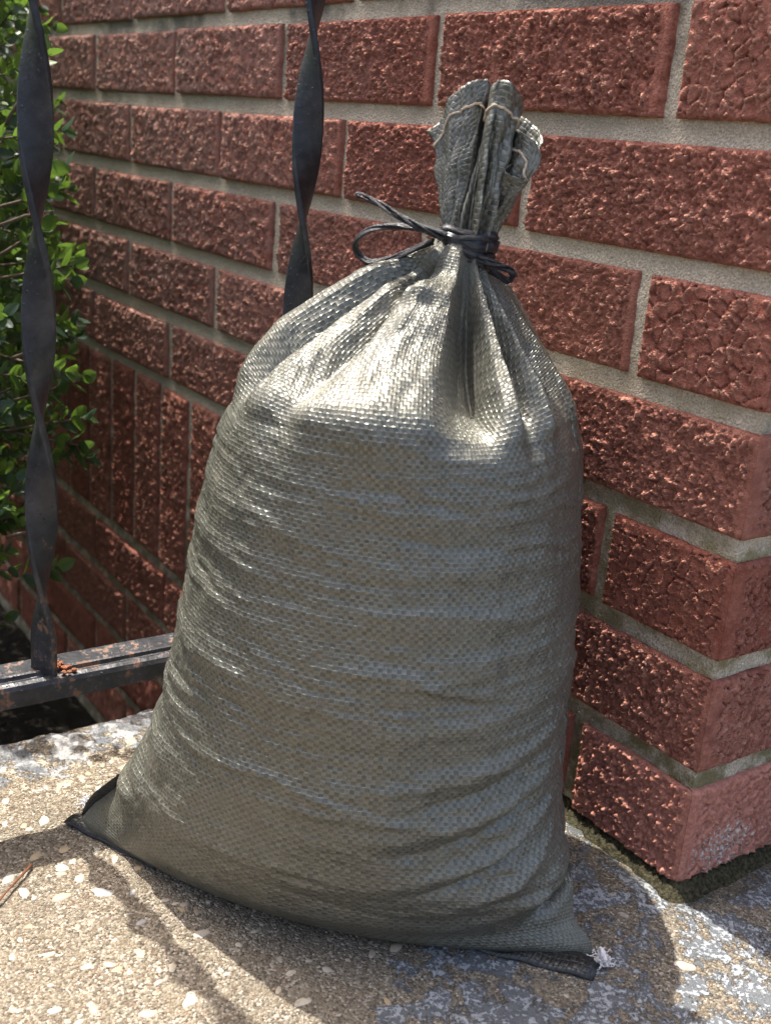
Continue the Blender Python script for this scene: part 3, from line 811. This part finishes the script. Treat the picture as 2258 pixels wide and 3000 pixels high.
ang = np.pi - 2 * np.pi * (u_ + .0)                       # left, then front, then right, then back
# where on the throat each hem point springs from: keep the order, denser pleats in front
thr = .0108 * (1 + .16 * np.cos(ang * 11) + .10 * np.cos(ang * 17 + 1))
th_t = .0330 + thr * np.cos(ang) * 1.0; th_n = .000 + thr * np.sin(ang) * .85; th_h = np.full(nU, .3475)
lv = np.linspace(0, 1, nL)
Lv = lv[None, :]
sp_ = Lv ** 1.12
Tn = th_t[:, None] * (1 - sp_) + hem[:, 0][:, None] * sp_
Nn = th_n[:, None] * (1 - sp_) + hem[:, 1][:, None] * sp_
Hn = th_h[:, None] * (1 - Lv) + hem[:, 2][:, None] * Lv
uu = np.broadcast_to(u_[:, None], Tn.shape); ll = np.broadcast_to(Lv, Tn.shape)
ww = uu + .02 * np.sin(ll * 7 + uu * 30) * ll
pl = (np.sin(ww * 2 * np.pi * 13 + 1.3) * .6 + np.sin(uu * 2 * np.pi * 23 + .4) * .5 + 1.6 * (fbm(uu * 60, ll * 2.2, 71, 3) - .5))
pa = .0034 * np.sin(np.pi * np.clip(ll * .9 + .08, 0, 1)) * (1 - .6 * ll)
cn = .0060 * (np.abs(fbm(uu * 17, ll * 4, 72, 2) - .5) * 2 - .25) * (.4 + .6 * ll) + .0012 * (fbm(uu * 60, ll * 9, 74, 2) - .5)
ca = np.cos(ang)[:, None]; sa = np.sin(ang)[:, None]
Tn = Tn + ca * (pl * pa + cn); Nn = Nn + sa * (pl * pa + cn); Hn = Hn + .0009 * (vn(uu * 120, ll * 3, 73) - .5) * ll
V = bagp(Tn, Nn - .060, Hn)
seg = np.linalg.norm(np.diff(np.concatenate([hem, hem[:1]]), axis=0), axis=1); au = np.concatenate([[0], np.cumsum(seg)[:-1]])
Uc = np.broadcast_to((au / .0027)[:, None], Tn.shape); Vc = np.broadcast_to(lv[None, :] * .075 / .00255, Tn.shape)
# the cloth lies on the bias where it fans out on the left
bias = .75 * (1 - sst(.16, .24, uu))
uv = np.stack([Uc + bias * Vc, Vc - bias * Uc], -1)
Vv = np.concatenate([V.reshape(-1, 3), V[0]]); uvv = np.concatenate([uv.reshape(-1, 2), np.stack([np.full(nL, seg.sum() / .0027) + 0 * Vc[0], Vc[0]], -1)])
neck = mesh_obj('bag_neck', Vv, grid_faces(nU + 1, nL), MW, parent=bag, uv=uvv); neck.location = bo
sm = neck.modifiers.new('thickness', 'SOLIDIFY'); sm.thickness = .0004; sm.offset = 0
# cream thread stitched round the hem
k = int(nL * .84); loopP = V[:, k, :].copy()
cen = loopP.mean(0)
nrm = np.cross(np.gradient(V[:, k, :], axis=0), V[:, k + 3, :] - V[:, k, :]); nrm /= np.linalg.norm(nrm, axis=1)[:, None] + 1e-9
outw = np.stack([ca[:, 0], sa[:, 0]], -1); ow = outw[:, :1] * av + outw[:, 1:] * nvv
sg = np.sign((nrm * ow).sum(1)); sg[sg == 0] = 1
sgm = 1 if sg.mean() > 0 else -1
zig = (.00055 + .00015 * np.sin(np.arange(nU) * .55))[:, None]
thread = loopP + nrm * sgm * zig + np.array([0, 0, 1]) * (.0002 * np.sin(np.arange(nU) * .35))[:, None]
i0, i1 = 2, int(nU * .74)
Vt, Ft, Ut = tube(thread[i0:i1], .00062, 6, jitter=.15, seed=4)
hm = mesh_obj('hem_thread', Vt, Ft, MC, parent=neck); hm['label'] = 'cream cotton stitching near the hem'

# black plastic tie
tie_parts = []
for kk, (hh0, tilt, rr, fl) in enumerate([(.3555, -.10, .0128, 1.5), (.3515, -.16, .0136, 1.6), (.3475, -.22, .0133, 1.5), (.3530, .04, .0134, 1.3), (.3445, -.25, .0124, 1.3)]):
    a = np.linspace(0, 2 * np.pi, 60)
    r = rr * (1 + .05 * np.cos(a * 3 + kk) + .03 * np.cos(a * 5 + 2 * kk))
    t = .0328 + r * np.cos(a); n = -.0605 + r * np.sin(a) * .92; h = hh0 + tilt * r * np.cos(a) + .0006 * np.sin(a * 4 + kk)
    tie_parts.append(tube(bagp(t, n, h), .0019 * (1 + .2 * np.sin(a * 6 + kk)), 8, flat=fl, jitter=.18, seed=kk + 1))
Vt, Ft, Ut = join(tie_parts)
tie = mesh_obj('tie_cord', Vt, Ft, MK, parent=bag, uv=Ut); tie.location = bo
tie['label'] = 'black plastic raffia wound tight round the neck'
def ribbon(name, pts, r0, r1, flat, sd):
    P = catmull(pts, 10); P = bagp(P[:, 0], P[:, 1], P[:, 2])
    parts = []
    ncord = 3
    for q in range(ncord):
        ph = q * 2.1; a = np.linspace(0, 9, len(P)) + ph
        off = np.stack([np.cos(a) * .0009, np.cos(a * .7) * .0008, np.sin(a) * .0011], -1)
        parts.append(tube(P + off, np.linspace(r0, r1, len(P)) * .72 * (1 + .15 * np.sin(a * 2.3)), 7, flat=flat, jitter=.2, seed=sd + q))
    v, f, u = join(parts)
    return mesh_obj(name, v, f, MK, parent=tie, uv=u)
N_ = -.054
ribbon('loop', [(.0230, N_ + .006, .3535), (.0150, N_ + .008, .3560), (.0070, N_ + .008, .3563), (-.0045, N_ + .006, .3556), (-.0150, N_ + .004, .3525), (-.0222, N_ + .002, .3462), (-.0212, N_, .3398), (-.0144, N_, .3362), (-.003, N_ + .002, .3400), (.0087, N_ + .004, .3456), (.0190, N_ + .008, .3510)], .0018, .0015, .8, 11)
ribbon('tail', [(.0240, N_ + .008, .3540), (.0150, N_ + .011, .3565), (.0072, N_ + .012, .3590), (-.0054, N_ + .011, .3643), (-.0150, N_ + .010, .3678), (-.0216, N_ + .010, .3692)], .0026, .0013, .6, 21)
ribbon('loop', [(.0420, N_ + .006, .3450), (.0491, N_ + .006, .3432), (.0560, N_ + .004, .3415), (.0592, N_ + .002, .3385), (.0575, N_ + .001, .3355), (.0535, N_ + .001, .3362), (.0470, N_ + .003, .3400)], .0017, .0014, .8, 31)

# flat seam flaps and thread tufts at the two ears
def flap(pts_out, pts_in, z0):
    n = len(pts_out); m = 6; V = []; UV = []
    for i in range(n):
        for q in range(m):
            s_ = q / (m - 1); p = np.array(pts_out[i]) * (1 - s_) + np.array(pts_in[i]) * s_
            zz = ZS + z0 + .0026 * math.sin(s_ * 2.6) + .0008 * math.sin(i * 1.3)
            V.append((p[0], p[1], zz)); UV.append((i * 2.2, q * .9))
    return V, grid_faces(n, m), UV
def lerp(a, b, n): return [tuple(np.array(a) * (1 - k / (n - 1)) + np.array(b) * k / (n - 1)) for k in range(n)]
Vf, Ff, Uf = flap(lerp((-.2238, -.2762), (-.1600, -.2475), 14), lerp((-.2262, -.2655), (-.1650, -.2250), 14), .0006)
fl1 = mesh_obj('seam_flap', Vf, Ff, MFD, parent=bag, uv=Uf); fl1.location = bo
Vf, Ff, Uf = flap(lerp((-.0260, -.1350), (.0278, -.0900), 14), lerp((-.0350, -.1150), (.0195, -.0778), 14), .0006)
fl2 = mesh_obj('seam_flap', Vf, Ff, MFD, parent=bag, uv=Uf); fl2.location = bo
hh_ = np.linspace(.001, .036, 16); Vf = []; Uf = []
for i, h_ in enumerate(hh_):
    t0_ = np.interp(h_, LS[:, 1], LS[:, 0])
    for q in range(4):
        o_ = .010 * (1 - q / 3) - (.0042 * math.sin(math.pi * min(1, i / 14)) + .0006) * q / 3
        Vf.append(bagp(t0_ + o_, -.010 - .003 * (1 - q / 3), h_ + .0008)); Uf.append((q * 1.2, i * 1.1))
fl3 = mesh_obj('seam_flap', Vf, grid_faces(16, 4), MFD, parent=bag, uv=Uf); fl3.location = bo; fl3['label'] = 'black turned edge beside the left bottom corner'
for f_ in (fl1, fl2, fl3):
    m_ = f_.modifiers.new('thickness', 'SOLIDIFY'); m_.thickness = .0009; m_.offset = 0
def tuft(parent, c, sd, knot):
    rs = np.random.RandomState(sd); parts = []
    for i in range(54 if knot else 44):
        p = np.array(c) + rs.randn(3) * np.array([.0016, .0016, .0008]); d = rs.randn(3); d[2] = abs(d[2]) * .6; d /= np.linalg.norm(d)
        pts = [p]
        for k in range(7):
            d = d + rs.randn(3) * .95; d /= np.linalg.norm(d); p = p + d * rs.uniform(.0007, .0016); p[2] = max(p[2], ZS + .0006); pts.append(p.copy())
        parts.append(tube(catmull(pts, 3), .00023, 5))
    if knot:
        for kk in range(3):
            a = np.linspace(0, 2 * np.pi, 30); r = .0030 + .0006 * kk
            ring_ = np.array(c) + np.stack([r * np.cos(a) * .75 + .0010 * kk - .001, r * np.cos(a) * -.45, .0032 + r * np.sin(a) * (.9 - .2 * kk)], -1)
            parts.append(tube(ring_, .00075, 6, jitter=.15, seed=kk))
        for i in range(14):
            d = np.array([.55 + .25 * rs.randn(), -.25 + .3 * rs.randn(), 0]); q0 = np.array(c) + np.array([.001, 0, .001])
            pts = [q0 + d * k / 5 * .0085 + rs.randn(3) * .0004 for k in range(6)]
            for q in pts: q[2] = max(q[2], ZS + .0006)
            parts.append(tube(catmull(pts, 3), .0002, 5))
    v, f, u = join(parts)
    o_ = mesh_obj('thread_tuft', v, f, MT, parent=parent); o_['label'] = 'frayed white thread ends at the corner'
    return o_
tuft(fl1, (-.2330, -.2600, ZS + .0035), 5, False); tuft(fl2, (.0200, -.0770, ZS + .0025), 6, True)

# ------------------------------------------------------------------ pine needle on the slab
nd_parts = []
for k in range(3):
    b_ = np.array([-.1915, -.3060, ZS + .0022]); e_ = np.array([-.1600, -.3400, ZS + .0012]) + np.array([.0012 * k, .0014 * k - .001, 0])
    P = [b_ * (1 - s_) + e_ * s_ + np.array([.0010 * math.sin(s_ * 3 + k), .0008 * math.cos(s_ * 2 + k), .0012 * math.sin(s_ * 3.1)]) for s_ in np.linspace(0, 1, 12)]
    nd_parts.append(tube(P, np.linspace(.00065, .0004, 12), 6))
v, f, u = join(nd_parts)
o = mesh_obj('pine_needle', v, f, MN); o['label'] = 'dry brown pine needle cluster lying on the concrete at lower left'; o['category'] = 'pine needle'

# ------------------------------------------------------------------ boxwood bush
bush = empty('boxwood_bush', (-.85, -.42, -.36), 'dense green boxwood bush behind the left railing bar', 'bush')
bof = -Vector(bush.location)
ZB = np.array([-.35, -.03, .01, .03, .12, .14, .17, .195, .235, .273, .293, .323, .38, .43, .75])
YB = -.034 + np.array([-.30, -.235, -.212, -.19, -.180, -.156, -.155, -.161, -.171, -.150, -.167, -.178, -.176, -.180, -.19])
def leaf_mesh(seed):
    rs = np.random.RandomState(seed); n = 6
    L = 1.0; V = []; F = []
    for i in range(n + 1):
        s_ = i / n; w = .30 * math.sin(math.pi * min(1, s_ * .93 + .05)) ** .75 * (1.04 - .25 * (s_ - .5) ** 2)
        if i == 0: w = .03
        for q, y in enumerate((-1, -.5, 0, .5, 1)):
            V.append((s_ * L, y * w, .14 * w * abs(y) ** 1.5 * 1.6 - .10 * s_ * s_ + (-.012 if y == 0 else 0)))
    for i in range(n):
        for q in range(4): F.append((i * 5 + q, (i + 1) * 5 + q, (i + 1) * 5 + q + 1, i * 5 + q + 1))
    return np.array(V), F
LVt, LFc = leaf_mesh(1)
LFa = np.array(LFc)
leaves = []       # matrices
stems = []
rb = np.random.RandomState(21)
def sprig(base, d, n, ll):
    d = d / np.linalg.norm(d); side = np.cross(d, [0, 0, 1]); ns = np.linalg.norm(side); side = side / ns if ns > .1 else np.array([1., 0, 0]); up = np.cross(side, d)
    st = rb.uniform(0, 3.1)
    stems.append((base, base + d * n * .0085))
    for k in range(n):
        p = base + d * (k * .0085 + .002)
        for sgn in (0, math.pi):
            a = st + sgn + k * 1.45
            rdir = side * math.cos(a) + up * math.sin(a)
            op = .95 - .5 * k / n + rb.uniform(-.2, .2)
            x = d * math.cos(op) + rdir * math.sin(op); x /= np.linalg.norm(x)
            z = d * math.sin(op) - rdir * math.cos(op); z = z + rb.randn(3) * .2; y = np.cross(z, x); y /= np.linalg.norm(y); z = np.cross(x, y)
            l = ll * rb.uniform(.75, 1.1) * (.75 + .25 * min(1, (n - k) / 2))
            leaves.append((p, x, y, z, l))
cnt = 0
while cnt < 5600:
    x = rb.uniform(-1.75, -.41); z = rb.uniform(-.25, .56); y = rb.uniform(-.80, -.01)
    ym = np.interp(z, ZB, YB) - (.0 if x > -.56 else -.02) + (-.5 - x) * .31 * (1 if x < -.5 else .30)
    front = -.44 - .05 * math.sin(z * 9 + y * 7) - .16 * max(0, .12 - z) / .4
    if y > ym - .012 or x > front: continue
    dedge = min(ym - y, (front - x))
    if dedge > .12 and rb.rand() < .62: continue
    if z < -.05 and rb.rand() < .45: continue
    if z > .46 and x > -.62: continue
    d = np.array([.75, .55 if ym - y < front - x else .1, .55]) + rb.randn(3) * .45
    sprig(np.array([x, y, z]), d, rb.randint(4, 7), .0150); cnt += 1
# outermost sprigs that stand out against the bricks
for x, y, z, dx, dy, dz in [(-.50, -.172, .270, .2, .9, .2), (-.49, -.178, .265, .4, .8, .05), (-.50, -.176, .395, .2, .5, .9), (-.50, -.180, .365, .3, .8, .2), (-.50, -.182, .320, .2, .9, .3), (-.50, -.182, .345, .2, .9, .0),
                            (-.48, -.172, .160, .4, .8, .2), (-.48, -.170, .135, .4, .8, .0), (-.48, -.173, .185, .3, .8, .3), (-.49, -.176, .228, .3, .8, .3), (-.50, -.184, .290, .2, .7, .5), (-.47, -.196, .045, .4, .6, .2), (-.48, -.176, .150, .5, .7, -.1)]:
    sprig(np.array([x, y - .028, z]), np.array([dx, dy, dz], float), 4, .0185)
P0 = np.array([-.42, -.19, .24]); camv = np.array(CAM)
key = [np.linalg.norm(l[0] - P0) + .6 * max(0, l[0][1] * -1 - .30) for l in leaves]
order = np.argsort(key)
lmesh = []
for q in range(5):
    Vq = LVt.copy(); Vq[:, 2] *= rb.uniform(.5, 1.6); Vq[:, 1] *= rb.uniform(.9, 1.15); Vq[:, 2] += .05 * np.sin(Vq[:, 0] * 3 + q)
    me = bpy.data.meshes.new('leaf'); me.from_pydata(Vq.tolist(), [], LFc); me.polygons.foreach_set('use_smooth', np.ones(len(LFc), dtype=bool)); me.materials.append(ML)
    lmesh.append(me)
for oi in order[:300]:
    p, x, y, z, l = leaves[oi]
    o = bpy.data.objects.new('leaf', lmesh[rb.randint(5)]); col.objects.link(o); o.parent = bush
    m = Matrix(((x[0] * l, y[0] * l, z[0] * l, p[0]), (x[1] * l, y[1] * l, z[1] * l, p[1]), (x[2] * l, y[2] * l, z[2] * l, p[2]), (0, 0, 0, 1)))
    o.matrix_basis = Matrix.Translation(bof) @ m
AV = []; AF = []; TN = []
for oi in order[300:]:
    p, x, y, z, l = leaves[oi]
    Vq = p + l * (LVt[:, :1] * x + LVt[:, 1:2] * y + LVt[:, 2:3] * z)
    AF.append(LFa + len(AV) * len(LVt)); AV.append(Vq); TN.append(np.full(len(LVt), rb.rand()))
o = mesh_obj('crown', np.concatenate(AV), np.concatenate(AF), ML, parent=bush, attr={'tone': np.concatenate(TN)}, kind='stuff'); o.location = bof
# twigs and stems
tp = []
for b_, e_ in stems[::2]:
    tp.append(tube([b_ - (e_ - b_) * .8, b_, e_], [.0013, .0011, .0006], 5))
v, f, u = join(tp); o = mesh_obj('twigs', v, f, MTW, parent=bush, kind='stuff'); o.location = bof
for k in range(7):
    a = rb.uniform(0, 6.28); x0, y0 = -.85 + .05 * math.cos(a), -.42 + .05 * math.sin(a)
    ex_, ey_, ez_ = -.80 + .30 * math.cos(a), -.42 + .28 * math.sin(a), rb.uniform(.25, .55)
    pts = catmull([(x0, y0, -.37), (x0 * .7 + ex_ * .3, y0 * .7 + ey_ * .3, -.15), (x0 * .3 + ex_ * .7, y0 * .3 + ey_ * .7, .08), (ex_, ey_, ez_)], 6)
    v, f, u = tube(pts, np.linspace(.009, .003, len(pts)), 7, jitter=.1, seed=k)
    o = mesh_obj('trunk', v, f, MTW, parent=bush); o.location = bof
for p0, p1 in [((-.47, -.235, .305), (-.455, -.20, .318)), ((-.46, -.23, .215), (-.45, -.205, .223)), ((-.45, -.24, .085), (-.44, -.208, .09))]:
    v, f, u = tube([p0, tuple((np.array(p0) + np.array(p1)) / 2 + np.array([0, 0, .002])), p1], [.0014, .0012, .0006], 6)
    o = mesh_obj('twig', v, f, MTW, parent=bush); o.location = bof
